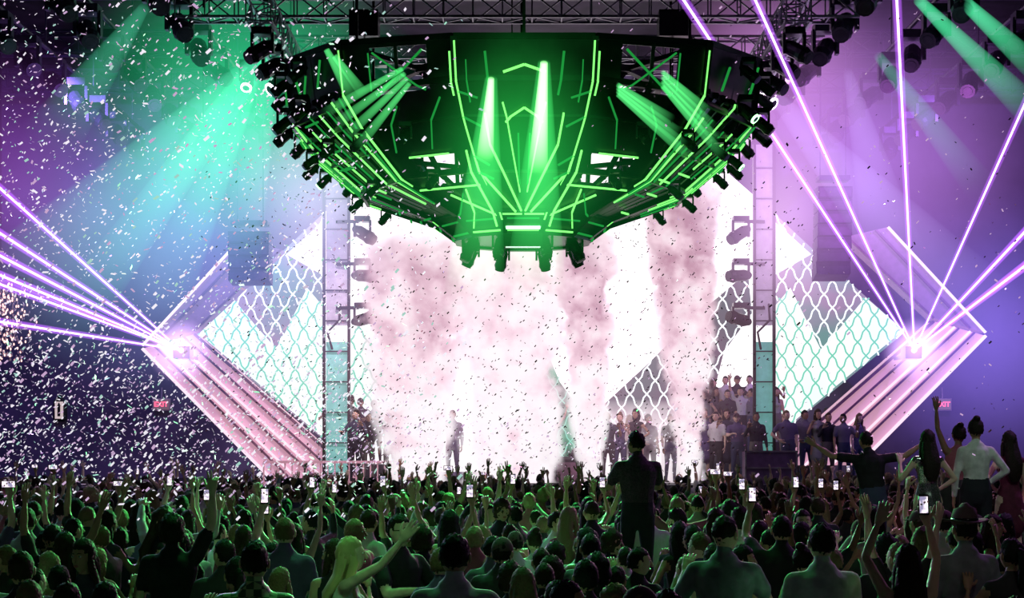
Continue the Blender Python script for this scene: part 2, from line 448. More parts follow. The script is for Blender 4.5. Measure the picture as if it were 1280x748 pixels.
mb.obj('led_center_pattern', [E_arcw, E_arct], led)
# ------------------------------------------------------------------ diamond proscenium
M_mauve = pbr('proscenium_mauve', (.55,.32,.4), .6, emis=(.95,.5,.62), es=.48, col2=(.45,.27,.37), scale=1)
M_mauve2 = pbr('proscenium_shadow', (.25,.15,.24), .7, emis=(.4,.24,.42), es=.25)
M_edge = emit('edge_strip_pink', (1,.75,.88), 1.1)
for sgn in (0, 1):
    g = (lambda P: P) if sgn == 0 else (lambda P: [(1410-p[0], p[1]-16) for p in P][::-1])
    h = (lambda p: p) if sgn == 0 else (lambda p: (1410-p[0], p[1]-16))
    pro = empty('diamond_proscenium')
    lower = [(178,436),(243,418),(448,598),(338,598)]
    upper = [(178,432),(243,414),(352,312),(300,300)]
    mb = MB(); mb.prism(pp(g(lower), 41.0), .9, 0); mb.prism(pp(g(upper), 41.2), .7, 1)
    def lerp(p, q, t): return (p[0]+(q[0]-p[0])*t, p[1]+(q[1]-p[1])*t)
    for t in (.0, .22, .3, .52, .6, .8, 1.0):
        p = lerp((178,436), (243,418), t); q = lerp((338,598), (448,598), t)
        mb.bar(at(*h(p), 40.95), at(*h(q), 40.95), .05 if t not in (0, 1) else .07, .12, 2 if t in (0, .3, .6) else 3, up=Vector((0,1,0)))
        p = lerp((178,432), (243,414), t); q = lerp((300,300), (352,312), t)
        if t in (0, .3, 1): mb.bar(at(*h(p), 41.15), at(*h(q), 41.15), .05, .1, 3 if t != 0 else 2, up=Vector((0,1,0)))
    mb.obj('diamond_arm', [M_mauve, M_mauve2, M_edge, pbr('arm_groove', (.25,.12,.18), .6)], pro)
# ------------------------------------------------------------------ fixtures
E_lens = emit('lamp_lens', (.9,.85,1), 4)
E_lensg = emit('lamp_lens_green', (.3,1,.35), 6)
def moving_head(mb, pos, aim, s=1.0, body=0, lens=1, up=1):
    pos = Vector(pos); aim = Vector(aim).normalized()
    mb.box(pos, (.34*s, .26*s, .12*s), body)
    for sx in (-1, 1): mb.box(pos+Vector((sx*.17*s, 0, -up*.2*s)), (.05*s, .12*s, .36*s), body)
    c = pos+Vector((0, 0, -up*.3*s))
    mb.tube([c-aim*.2*s, c-aim*.1*s, c+aim*.12*s, c+aim*.22*s], [.09*s, .13*s, .13*s, .15*s], 12, body)
    mb.tube([c+aim*.2*s, c+aim*.335*s], [.12*s, .12*s], 12, lens, cap=False)
def truss(mb, a, b, w=.5, mat=0, step=.55):
    a = Vector(a); b = Vector(b); t = (b-a).normalized()
    up = Vector((0,0,1)) if abs(t.z) < .9 else Vector((0,1,0))
    x = t.cross(up).normalized()*w/2; z = x.cross(t).normalized()*w/2
    C = [x+z, x-z, -x-z, -x+z]
    for c in C: mb.bar(a+c, b+c, .05, .05, mat)
    n = max(1, int((b-a).length/step)); 
    for i in range(n):
        p = a+(b-a)*(i/n); q = a+(b-a)*((i+1)/n)
        for j in range(4):
            c1, c2 = C[j], C[(j+1) % 4]
            if i % 2: c1, c2 = c2, c1
            mb.bar(p+c1, q+c2, .028, .028, mat); mb.bar(p+C[j], p+C[(j+1) % 4], .025, .025, mat)
# towers
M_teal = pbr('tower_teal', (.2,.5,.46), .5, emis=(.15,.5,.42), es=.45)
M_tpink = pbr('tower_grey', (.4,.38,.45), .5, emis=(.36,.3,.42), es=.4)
for (x0, x1, pinky, flip) in ((405, 438, 0, 1), (941, 967, 1, -1)):
    a = at(x0, 190, 40); b = at(x1, 190, 40); tw = empty('lighting_tower')
    mb = MB(); cx = (a.x+b.x)/2; w = b.x-a.x; z1 = 10.0
    mb.box((cx, 40, 1.56+(4.0-1.56)/2+.6), (w*.8, .25, 3.4), 0); mb.box((cx, 40, (5.5+z1)/2), (w*.8, .25, z1-5.5), 1)
    for sx in (-1, 1): mb.box((cx+sx*w*.47, 39.85, (1.56+z1)/2), (.07, .12, z1-1.56), 2)
    for k in range(11): mb.box((cx, 39.82, 1.8+k*.76), (w*.9, .04, .03), 2)
    mb.tube([(cx-.1,39.75,4.9),(cx-.2,39.6,5.3),(cx+.1,39.6,5.6),(cx+.1,39.75,6)], [.03]*4, 8, 2)
    mb.obj('tower_column', [M_teal, M_tpink, M_metal], tw)
    mb = MB()
    for py, dz in ((282, .5), (335, .0), (390, -.3)):
        p = at(x1+10 if flip > 0 else x0-10, py, 39.7)
        mb.bar((cx, 39.8, p.z+.1), (p.x, 39.7, p.z+.1), .08, .08, 0)
        moving_head(mb, p+Vector((flip*.1, 0, .15)), (flip*.9, -.5, -dz-.1), 1.15, 0, 0)
    mb.obj('moving_heads', [M_metal, E_lens], tw)
# line arrays
def line_array(px, py0, n, d, w=1.1):
    mb = MB(); p = at(px, py0, d); z = p.z
    mb.box((p.x, d, z+.15), (w*.9, .5, .1), 0)
    for sx in (-.3, .3): mb.bar((p.x+sx, d, z+.15), (p.x+sx, d, ZC-.03), .02, .02, 0)
    for i in range(n):
        R = Matrix.Rotation(-radians(2.2*i), 3, 'X')
        mb.box((p.x, d+.02*i*i*.3, z-.2-i*.3), (w, .6, .27), 0, R); mb.box((p.x, d-.31+.02*i*i*.3, z-.2-i*.3), (w*.92, .03, .2), 1, R)
    return mb.obj('line_array_speaker', [pbr('speaker_cabinet', (.07,.06,.12), .6), pbr('speaker_grille', (.1,.08,.16), .8)])
line_array(313, 288, 4, 37.5, .95); line_array(1041, 232, 7, 37.5, .8)
# ceiling trusses
M_rig = pbr('rig_truss', (.3,.28,.34), .4, .5)
rig = empty('ceiling_truss_rig'); mb = MB()
for (Y, z, x0, x1) in ((30.6, 10.85, -6.4, 6.6), (34, 10.9, -5.2, 6.6), (37, 10.9, -4.8, 6.4)):
    truss(mb, (x0, Y, z), (x1, Y, z), .45)
    for x in (x0+.5, 0, x1-.5): mb.bar((x, Y, z), (x, Y, ZC), .03, .03, 1)
for x in (-4.6, 5.2): truss(mb, (x, 29, 10.4), (x, 38, 10.4), .45)
mb.obj('box_truss', [M_rig, M_metal], rig)
mb = MB()
for x in (-2.8, 3.05): mb.box((x, 30.4, 10.45), (.55, .5, .5), 0); mb.bar((x, 30.4, 10.5), (x, 30.4, 9.3), .03, .03, 0)
for i in range(9): moving_head(mb, (-5.6+i*1.4, 34, 10.6), (random.uniform(-.6,.6), -.6, -.8), 1.0, 0, 1 if i % 4 == 0 else 0)
for i in range(6): moving_head(mb, (-4.6, 29.5+i*1.3, 10.1), (-.7, -.6, -.6), 1.1, 0, 1 if i == 2 else 0); moving_head(mb, (5.2, 29.5+i*1.3, 10.1), (.7, -.6, -.6), 1.1, 0, 1 if i == 3 else 0)
mb.obj('rig_moving_heads', [M_metal, E_lens], rig)
M_fix = pbr('fixture_purple_black', (.07,.05,.1), .4, .3)
for sx in (-1, 1):
    e = empty('lighting_pipe_rig')
    mb = MB()
    for j, X in enumerate((6.4, 8.3, 10.2)):
        mb.tube([(sx*X, 26, 11.2), (sx*X, 44, 11.2)], [.05,.05], 8, 0)
        for Y in range(27, 44, 4): mb.bar((sx*X, Y, 11.2), (sx*X, Y, ZC-.03), .03, .03, 0)
        for i in range(9): 
            Y = 27+i*1.9+j*.5
            moving_head(mb, (sx*X, Y, 11.0), (-sx*.5+random.uniform(-.3,.3), -.7, -.6), 1.4, 0, 0)
    for Y in (29, 34, 39, 43): truss(mb, (sx*6, Y, 12.3), (sx*15, Y, 12.3), .5, 0, .7)
    mb.obj('pipe_fixtures', [M_fix, E_lens], e)
# ------------------------------------------------------------------ chandelier
ch = empty('led_chandelier')
CX, CY = .2, 30.0
M_ch = pbr('chandelier_black', (.013,.035,.02), .36, .5, col2=(.005,.012,.008), scale=2)
E_g = emit('green_led_strip', (.2,1,.16), 1.6)
E_gd = emit('green_led_strip_dim', (.02,.45,.07), .6)
LV = [(4.42,9.42),(4.3,8.4),(3.88,7.9),(2.98,7.15),(1.66,6.68),(1.22,6.36)]
def lvl(l):
    i = min(int(l), 4); t = l-i
    return (LV[i][0]*(1-t)+LV[i+1][0]*t, LV[i][1]*(1-t)+LV[i+1][1]*t)
def vert(k, l, off=0):
    th = radians(-90-15+30*k); r, z = lvl(l)
    if l < 1: z = z-(1-l)*.4*abs(sin(th))**2
    return Vector((CX+(r+off)*cos(th), CY+(r+off)*sin(th), z-off*.6))
def surf(k, u, l, off=.09):
    a = vert(k, l, off); b = vert(k+1, l, off); return a+(b-a)*((u+1)/2)
mb = MB(); st = MB()
def r2(kk, r, z): return Vector((CX+r*cos(radians(-105+30*kk)), CY+r*sin(radians(-105+30*kk)), z))
for k in range(12):
    for i in range(5):
        mb.bar(vert(k, i), vert(k, i+1), .1, .2, 0)
        mb.bar(vert(k, i), vert(k+1, i), .1, .1, 0)
        m1 = surf(k, 0, i, 0); m2 = surf(k, 0, i+1, 0); mb.bar(m1, m2, .06, .08, 0)
    mb.bar(vert(k, 5), vert(k+1, 5), .16, .2, 0)
    mb.bar(r2(k, 2.6, 9.1), r2(k+1, 2.6, 9.1), .12, .12, 0); mb.bar(r2(k, 2.6, 9.1), vert(k, 0), .08, .08, 0)
    mb.bar(r2(k, 1.3, 8.2), r2(k+1, 1.3, 8.2), .1, .1, 0); mb.bar(r2(k, 1.3, 8.2), r2(k, 1.22, 6.5), .06, .06, 0)
    mb.bar(r2(k, 1.3, 8.2), r2(k, 2.6, 9.1), .07, .07, 0)
def panel(k, u0, u1, l0, l1, u2=None, u3=None, off=.04):
    u2 = u0 if u2 is None else u2; u3 = u1 if u3 is None else u3
    cuts = [l0]+[c for c in range(1, 5) if l0 < c < l1]+[l1]
    for la, lb in zip(cuts[:-1], cuts[1:]):
        f = lambda a, b, l: a+(b-a)*(l-l0)/(l1-l0)
        P = [surf(k, f(u0,u2,la), la, off), surf(k, f(u1,u3,la), la, off), surf(k, f(u1,u3,lb), lb, off), surf(k, f(u0,u2,lb), lb, off)]
        n = (P[1]-P[0]).cross(P[2]-P[0]).normalized()
        th = radians(-90+30*k)
        if n.dot(Vector((cos(th), sin(th), 0))) > 0: n = -n
        mb.prism(P, .05, 0, n)
def strip(k, u0, l0, u1, l1, w=.045, mat=0, off=.09, M=None):
    cuts = sorted(set([0.0, 1.0]+[(c-l0)/(l1-l0) for c in range(1, 5) if abs(l1-l0) > 1e-6 and 0 < (c-l0)/(l1-l0) < 1]))
    for ta, tb in zip(cuts[:-1], cuts[1:]):
        (M or st).bar(surf(k, u0+(u1-u0)*ta, l0+(l1-l0)*ta, off), surf(k, u0+(u1-u0)*tb, l0+(l1-l0)*tb, off), w, .03 if M is None else .1, mat)
for k in range(12):
    if k == 0: panel(k, -1, 1, 0, 5)
    elif k in (1, 11):
        s = 1 if k == 1 else -1
        U = lambda a, b: (a, b) if s > 0 else (-b, -a)
        panel(k, -1, 1, 0, .12)
        panel(k, *U(-1,-.55), .12, 2); panel(k, *U(.45,1), .12, 3.3)
        panel(k, -1, 1, 1.2, 2.65); panel(k, *U(-1,-.62), 2.4, 3.3); panel(k, -1, 1, 3.3, 5)
    elif k in (2, 3, 9, 10):
        panel(k, -1, 1, 0, .9); panel(k, -1, 1, 3.6, 5); panel(k, -.9, .9, .9, 3.6, off=-.25)
        s = 1 if k < 6 else -1
        for j in range(7):
            u = -1+j*.32; strip(k, s*u, .9, s*max(-1, min(1, u-.55)), 3.7, .16, 0, off=.02, M=mb)
        for j in range(4): strip(k, -.95, 1.2+j*.6, .95, 1.2+j*.6, .06, 0, off=.08, M=mb)
    elif k in (4, 8):
        panel(k, -1, 1, 0, 1); panel(k, -1, 1, 3, 5)
    else:
        panel(k, -1, 1, 4, 5); panel(k, -1, 1, .0, .2)
for u in (-1, 1):
    strip(0, u*.97, .05, u*.97, 2.2, .03, 0); strip(0, u*.97, 2.2, u*.92, 4.4, .03, 0)
    strip(0, u*.55, .3, u*.5, 1.4, .03, 1); strip(0, u*.08, 4.0, u*.62, 2.5, .03, 0); strip(0, u*.1, 3.5, u*.33, 1.6, .02, 0)
    strip(0, u*.62, 2.5, u*.62, 1.9, .03, 0); strip(0, u*.1, 3.3, u*.1, 2.3, .03, 1); strip(0, u*.3, 4.05, u*.9, 3.1, .03, 0)
    strip(0, 0, 1.75, u*.3, 2.1, .03, 0); strip(0, u*.05, 4.15, u*.85, 4.15, .03, 0); strip(0, u*.82, .5, u*.82, 1.6, .02, 1)
    strip(0, 0, .62, u*.3, .8, .06, 0)
    for l in (1.3, 2.0, 2.7, 3.0): strip(0, u*.98, l, u*.7, l+.18, .03, 1)
for k, s in ((1, 1), (11, -1)):
    for (u0, l0, u1, l1, w, m) in ((-.95,.3,-.95,1.4,.03,0),(.42,.2,.42,1.0,.025,1),(.93,.1,.93,3.2,.025,0),(-.9,2.6,-.7,4.7,.03,0),(-.4,3.4,.6,4.7,.025,0),(-.9,3.32,.9,3.32,.03,0),(-.2,3.5,.9,4.1,.025,1),(-.7,1.4,-.2,2.5,.025,1),(.1,1.5,.6,2.5,.025,1),(-.9,4.2,.2,3.5,.03,0),(-.5,2.62,.4,2.62,.025,0),(-.5,.2,.35,1.15,.03,1),(.35,.2,-.5,1.15,.03,1)):
        strip(k, u0*s, l0, u1*s, l1, w, m)
random.seed(5)
for k, s in ((2, 1), (10, -1), (3, 1), (9, -1)):
    strip(k, .95*s, .95, .95*s, 4.3, .03, 0)
    for j in range(7):
        u = -1+j*.32; a = random.uniform(0,.3); b = random.uniform(.55,1)
        u0 = u-.55*a; u1 = u-.55*b
        strip(k, s*max(-1,min(1,u0)), .9+2.8*a, s*max(-1,min(1,u1)), .9+2.8*b, .022, 0 if j % 2 else 1, off=.12)
    for j in range(5):
        l = random.uniform(1.2, 4); u = random.uniform(-.9,.3); strip(k, u, l, u+.5, l, .03, random.choice((0,1,1)), off=.16)
    for j in range(3):
        u = random.uniform(-.8,.8); l = random.uniform(.1,.3); strip(k, u, l, u+random.choice((-.2,.2)), l+.5, .035, 1)
for k in range(12):
    strip(k, -.8, 4.9, .8, 4.9, .04, 0 if k in (11, 0, 1) else 1); strip(k, -.7, 4.35, .7, 4.35, .03, 1)
mb.obj('chandelier_frame', [M_ch], ch); st.obj('chandelier_light_strips', [E_g, E_gd], ch)
mb = MB()
for k in range(24):
    th = radians(-90+15*k); 
    for (r, z, s) in ((4.5, 9.15, .7), (4.45, 8.5, .75), (3.95, 7.8, .6), (3.1, 7.15, .55)):
        da = abs(((k*15+180) % 360)-180)
        if s in (.7, .75) and da < 50: continue
        if s == .55 and k % 2: continue
        if da < 20: continue
        moving_head(mb, (CX+r*cos(th), CY+r*sin(th), z), (cos(th)*.8, sin(th)*.8, -.7), s, 0, 1 if (k*7+int(z)) % 6 == 0 else 0)
for k in range(8):
    th = radians(-90+45*k+22); moving_head(mb, (CX+1.05*cos(th), CY+1.05*sin(th), 6.36), (cos(th)*.4, sin(th)*.4, -.8), .8, 0, 0)
mb.box((CX, CY-1.15, 6.1), (.62, .1, .1), 1); mb.box((CX, CY-1.1, 6.2), (.7, .3, .3), 0); mb.box((CX, CY-.9, 6.42), (.9,.5,.3), 0)
mb.box((CX, CY-1.3, 6.38), (.62, .06, .05), 1)
mb.tube([(CX, CY, 6.3), (CX, CY, 6.5)], [1.2, 1.25], 24, 0, cap=False)
for k in range(6):
    th = radians(60*k+30); mb.bar((CX+3.4*cos(th), CY+3.4*sin(th), 9.2), (CX+3.4*cos(th), CY+3.4*sin(th), ZC-.03), .05, .05, 0)
mb.obj('chandelier_fixtures', [M_ch, E_lensg], ch)
# ------------------------------------------------------------------ volumes
def beam_mat(name, col, s, p=1.5):
    m, nt, out = newmat(name)
    tc = nt.nodes.new('ShaderNodeTexCoord'); sp = nt.nodes.new('ShaderNodeSeparateXYZ')
    nt.links.new(tc.outputs['Object'], sp.inputs[0])
    f = mathn(nt, 'SUBTRACT', 1.0, sp.outputs['Z'], clamp=True); f = mathn(nt, 'POWER', f, p); f = mathn(nt, 'MULTIPLY', f, s)
    e = nt.nodes.new('ShaderNodeEmission'); e.inputs['Color'].default_value = (*col, 1)
    nt.links.new(f, e.inputs['Strength']); nt.links.new(e.outputs[0], out.inputs['Volume']); m.cycles.volume_step_rate = 3; return m
def cone(name, a, b, r0, r1, mat, parent=None, n=16):
    a = Vector(a); b = Vector(b); L = (b-a).length; mb = MB()
    vs = [Vector((cos(2*pi*k/n)*r0, sin(2*pi*k/n)*r0, 0)) for k in range(n)]+[Vector((cos(2*pi*k/n)*r1, sin(2*pi*k/n)*r1, 1)) for k in range(n)]
    fs = [(k, (k+1) % n, n+(k+1) % n, n+k) for k in range(n)]+[tuple(reversed(range(n))), tuple(range(n, 2*n))]
    mb.add(vs, fs); o = mb.obj(name, [mat], parent); o.location = a; o.scale = (1, 1, L)
    o.rotation_mode = 'QUATERNION'; o.rotation_quaternion = (b-a).to_track_quat('Z', 'Y'); return o
beams = empty('stage_light_beams')
Bg = beam_mat('beam_green', (.12,1,.25), 7.0, 1.0); Bg2 = beam_mat('beam_green_soft', (.1,1,.45), 1.4, 1.2); Bgh = beam_mat('beam_green_hot', (.4,1,.35), 18, .9)
Bt = beam_mat('beam_teal', (.1,.8,.45), .5, 1.2); Bp = beam_mat('beam_pink', (1,.7,.95), 2.0, .6); Bl = beam_mat('beam_lavender', (.55,.45,1), .3, 1.0)
Bgw = beam_mat('beam_green_wide', (.08,1,.2), 1.6, 1.2)
def bm(p, d0, q, d1, r0, r1, m): cone('light_beam', at(*p, d0), at(*q, d1), r0, r1, m, beams)
bm((680,78),25.2,(672,215),24.6,.06,.16,Bgh); bm((614,98),25.2,(606,200),24.6,.05,.14,Bgh)
bm((680,78),25.2,(668,380),24.0,.1,.5,Bgw); bm((614,98),25.2,(592,380),24.0,.1,.5,Bgw)
for i in range(4):
    bm((503+i*3,86+i*6),25.6,(405+i*14,142+i*14),25,.04,.09,Bg); bm((828,90+i*6),25.8,(885+i*6,140+i*18),25,.04,.09,Bg)
    bm((772,106+i*4),25.6,(840+i*8,150+i*16),25,.04,.09,Bg)
bm((408,62),26,(440,120),26,.05,.12,Bg); bm((418,70),26,(455,118),26,.05,.1,Bg)
bm((345,55),34,(20,400),28,.12,1.3,Bt); bm((330,60),34,(150,400),30,.12,1.2,Bt); bm((345,60),33,(260,330),30,.1,1.0,Bt); bm((180,10),30,(60,180),26,.1,.5,Bt)
bm((1148,0),30,(1300,150),25,.1,.26,Bg2); bm((1192,-10),30,(1310,100),25,.1,.22,Bg2); bm((1098,70),33,(1230,240),28,.1,.3,Bt); bm((1060,90),34,(1120,330),30,.1,.6,Bl)
bm((982,92),38,(870,235),36,.2,.5,Bp); bm((960,110),34,(1230,420),30,.1,1.1,Bl)
def haze_mat(name, col, s):
    m, nt, out = newmat(name)
    tc = nt.nodes.new('ShaderNodeTexCoord'); L = nt.nodes.new('ShaderNodeVectorMath'); L.operation = 'LENGTH'
    nt.links.new(tc.outputs['Object'], L.inputs[0])
    f = mathn(nt, 'SUBTRACT', 1.0, L.outputs['Value'], clamp=True); f = mathn(nt, 'POWER', f, 1.4)
    f = mathn(nt, 'MULTIPLY', f, s)
    e = nt.nodes.new('ShaderNodeEmission'); e.inputs['Color'].default_value = (*col, 1)
    nt.links.new(f, e.inputs['Strength']); nt.links.new(e.outputs[0], out.inputs['Volume']); m.cycles.volume_step_rate = 2.5; return m
haze = empty('stage_haze')  # haze only emits: stage light in the air is put in as coloured glow
def hz(px, py, d, rx, ry, rz, col, s):
    mb = MB(); mb.ell((0,0,0), (1,1,1), 0, 24, 16); o = mb.obj('haze_glow', [haze_mat('haze', col, s)], haze)
    o.location = at(px, py, d); o.scale = (rx*d/F, ry, rz*d/F)
hz(310,130,34, 230,3.5,210,(.03,.75,.3),.27)
hz(250,300,36, 290,4,230,(.3,.38,.95),.2)
hz(1070,200,36, 270,4,240,(.62,.26,.95),.2)
hz(1240,420,36, 200,4,200,(.3,.2,1),.19)
hz(20,240,34, 180,4,200,(.5,.12,.8),.1)
hz(960,100,36, 160,3.5,160,(.85,.35,.9),.18)
hz(390,250,38, 110,3,140,(.75,.6,.9),.26)
hz(975,280,38, 110,3,160,(.95,.6,.9),.22)
hz(650,430,38.5, 440,2.5,240,(1,.55,.78),.15)
hz(648,190,25.0, 130,1.6,160,(.04,1,.14),.26)
hz(648,240,25.6, 330,1.6,120,(.04,1,.2),.05)
# ------------------------------------------------------------------ smoke plumes
def smoke_mat(name, w0, dens, seed, rose=.75):
    m, nt, out = newmat(name)
    tc = nt.nodes.new('ShaderNodeTexCoord'); sp = nt.nodes.new('ShaderNodeSeparateXYZ'); nt.links.new(tc.outputs['Object'], sp.inputs[0])
    x, y, z = sp.outputs
    r = mathn(nt, 'SQRT', mathn(nt, 'ADD', mathn(nt, 'MULTIPLY', x, x), mathn(nt, 'MULTIPLY', y, y)))
    w = mathn(nt, 'MULTIPLY_ADD', mathn(nt, 'POWER', mathn(nt, 'MAXIMUM', z, .001), .75), 1-w0, w0)
    r = mathn(nt, 'DIVIDE', r, w)
    g = nt.nodes.new('ShaderNodeNewGeometry')
    ad = nt.nodes.new('ShaderNodeVectorMath'); ad.operation = 'ADD'; ad.inputs[1].default_value = (seed*3.1, seed, seed*1.7)
    nt.links.new(g.outputs['Position'], ad.inputs[0])
    no = nt.nodes.new('ShaderNodeTexNoise'); no.inputs['Scale'].default_value = 1.3; no.inputs['Detail'].default_value = 3.5; no.inputs['Roughness'].default_value = .62
    nt.links.new(ad.outputs[0], no.inputs['Vector'])
    d = mathn(nt, 'SUBTRACT', .85, r)
    d = mathn(nt, 'MULTIPLY_ADD', mathn(nt, 'SUBTRACT', no.outputs['Fac'], .48), 2.3, d)
    edge = mathn(nt, 'MULTIPLY', mathn(nt, 'SUBTRACT', 1.0, r, clamp=True), 4, clamp=True)
    top = mathn(nt, 'MULTIPLY', mathn(nt, 'SUBTRACT', 1.0, z, clamp=True), 2.5, clamp=True)
    d = mathn(nt, 'MULTIPLY', mathn(nt, 'MULTIPLY', mathn(nt, 'MULTIPLY', d, 3, clamp=True), edge), mathn(nt, 'MULTIPLY', top, dens))
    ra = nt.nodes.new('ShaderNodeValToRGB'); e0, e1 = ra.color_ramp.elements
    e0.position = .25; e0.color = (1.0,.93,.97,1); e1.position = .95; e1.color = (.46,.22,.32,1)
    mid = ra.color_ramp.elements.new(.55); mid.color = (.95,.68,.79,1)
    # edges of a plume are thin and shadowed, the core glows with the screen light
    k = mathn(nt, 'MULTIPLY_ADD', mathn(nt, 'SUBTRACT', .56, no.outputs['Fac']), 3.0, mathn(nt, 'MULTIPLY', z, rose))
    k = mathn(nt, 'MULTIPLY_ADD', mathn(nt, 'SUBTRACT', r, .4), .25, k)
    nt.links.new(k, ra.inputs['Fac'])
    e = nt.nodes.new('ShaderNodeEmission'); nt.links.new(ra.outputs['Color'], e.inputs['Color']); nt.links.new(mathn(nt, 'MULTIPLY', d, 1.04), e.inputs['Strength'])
    ab = nt.nodes.new('ShaderNodeVolumeAbsorption'); ab.inputs['Color'].default_value = (0,0,0,1); nt.links.new(d, ab.inputs['Density'])
    s = nt.nodes.new('ShaderNodeAddShader'); nt.links.new(e.outputs[0], s.inputs[0]); nt.links.new(ab.outputs[0], s.inputs[1])
    nt.links.new(s.outputs[0], out.inputs['Volume'])
    m.cycles.volume_step_rate = .6
    return m
smoke = empty('co2_smoke_plumes')
for i, (px, ybot, ytop, wpx, w0, d, tilt, dn, rs) in enumerate(((522,604,285,96,.42,37.6,-.02,5,.66),(640,604,280,90,.72,37.9,0,4.5,.42),(738,604,270,56,.24,37.2,-.02,6,.66),(862,604,200,68,.18,37.6,-.03,5.5,.8),(800,604,500,100,1,40.6,0,1.2,.2))):
    mb = MB(); n = 20; zs = [0,.15,.35,.6,1]
    vs = [Vector((cos(2*pi*k/n), sin(2*pi*k/n), 0))*(w0+(1-w0)*max(zz,.02)**.75)*1.0+Vector((0,0,zz)) for zz in zs for k in range(n)]
    fs = [(j*n+k, j*n+(k+1) % n, (j+1)*n+(k+1) % n, (j+1)*n+k) for j in range(4) for k in range(n)]
    mb.add(vs, fs+[tuple(reversed(range(n))), tuple(range(4*n, 5*n))])
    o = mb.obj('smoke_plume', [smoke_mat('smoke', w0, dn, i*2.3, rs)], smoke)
    p = at(px, ybot, d); q = at(px, ytop, d); o.location = p; o.scale = (wpx*d/F, min(1.3, wpx*d/F), q.z-p.z); o.rotation_euler = (0, tilt, 0)
# ------------------------------------------------------------------ lasers
E_las = emit('laser_core', (.95,.6,1), 2.6)
V_las, nt, out = newmat('laser_glow'); e = nt.nodes.new('ShaderNodeEmission'); e.inputs['Color'].default_value = (.5,.12,1,1); e.inputs['Strength'].default_value = 2.6; nt.links.new(e.outputs[0], out.inputs['Volume'])
def laser_fan(src, d, ends):
    s = at(*src, d); fan = empty('laser_projector')
    mb = MB(); mb.box(s+Vector((0,.3,-.05)), (.4,.5,.3), 0); mb.bar(s+Vector((0,.3,-.1)), s+Vector((0,1.95,-.1)), .08, .08, 0)
    mb.tube([s+Vector((0,.08,0)), s+Vector((0,-.02,0))], [.07,.06], 12, 1); mb.obj('projector_body', [M_metal, E_las], fan)
    mb = MB(); mh = MB()
    for (px, py, d2) in ends:
        q = at(px, py, d2); mb.tube([s, q], [.016,.022], 8, 0); mh.tube([s, q], [.05,.09], 10, 0)
    mb.obj('laser_beams', [E_las], fan); mh.obj('laser_beam_glow', [V_las], fan)
    mb = MB(); mb.ell((0,0,0), (1,1,1), 0, 20, 12); o = mb.obj('laser_source_glow', [haze_mat('laser_source_haze', (.75,.45,1), 3.0)], fan); o.location = s; o.scale = (.85,.85,.85)
laser_fan((1143,438), 39, ((848,-10,26),(935,-20,28),(1120,-20,28),(1290,110,32),(1295,275,30),(1295,322,28)))
laser_fan((226,438), 39, ((-15,222,30),(-15,282,29),(-15,312,28),(-15,338,28),(-15,350,30),(-15,400,31)))
# ------------------------------------------------------------------ signs / wall decor
E_red = emit('exit_red', (1,.12,.25), 1.6)
for px, py in ((202,506),(1178,506)):
    p = at(px, py, 46.8); ex = empty('exit_sign')
    mb = MB(); mb.box(p, (.52,.08,.36), 0); mb.box(p+Vector((0,-.05,0)), (.46,.03,.3), 1); mb.bar(p+Vector((0,0,.18)), p+Vector((0,.05,.5)), .03, .03, 0)
    mb.obj('sign_box', [pbr('sign_case', (.5,.4,.5), .4), emit('sign_face', (.28,.16,.24), .6)], ex)
    cu = bpy.data.curves.new('exit_text', 'FONT'); cu.body = 'EXIT'; cu.size = .2; cu.align_x = 'CENTER'; cu.align_y = 'CENTER'; cu.extrude = .01; cu.offset = .006
    t = bpy.data.objects.new('exit_letters', cu); t.location = p+Vector((0,-.08,0)); t.rotation_euler = (pi/2, 0, 0); cu.materials.append(E_red); scene.collection.objects.link(t); t.parent = ex
p = at(75, 511, 46.8); mb = MB(); mb.tube([p+Vector((0,0,-.32)), p+Vector((0,0,.2)), p+Vector((0,0,.32))], [(.2,.08),(.2,.08),(.1,.08)], 12, 0, ref=Vector((1,0,0)))
mb.box(p+Vector((0,-.1,-.05)), (.24,.02,.5), 1); mb.box(p+Vector((0,-.12,-.08)), (.08,.02,.3), 0); mb.tube([p+Vector((0,-.12,.08)), p+Vector((0,-.12,.15))], [.05,.02], 8, 0)
mb.box(p+Vector((0,.1,0)), (.1,.12,.1), 0)
mb.obj('wall_lantern', [M_metal, emit('lantern_glow', (1,.8,.85), .6)])
mb = MB(); random.seed(3)
for i in range(700):
    c = Vector((-11.5+random.gauss(0,.32), 36+random.gauss(0,.35), random.uniform(4.4,6.1))); mb.ell(c, (.02,.02,.035), random.choice((0,1,1)), 4, 3)
mb.tube([(-11.5,36,6.15),(-11.5,36,6.25)], [.7,.7], 20, 2, cap=False); mb.bar((-11.5,36,6.2), (-11.5,36,ZC-.03), .03, .03, 2)
mb.obj('crystal_pendant_chandelier', [emit('crystal_warm', (1,.55,.5), 2), pbr('crystal_glass', (.7,.6,.7), .1), M_metal])
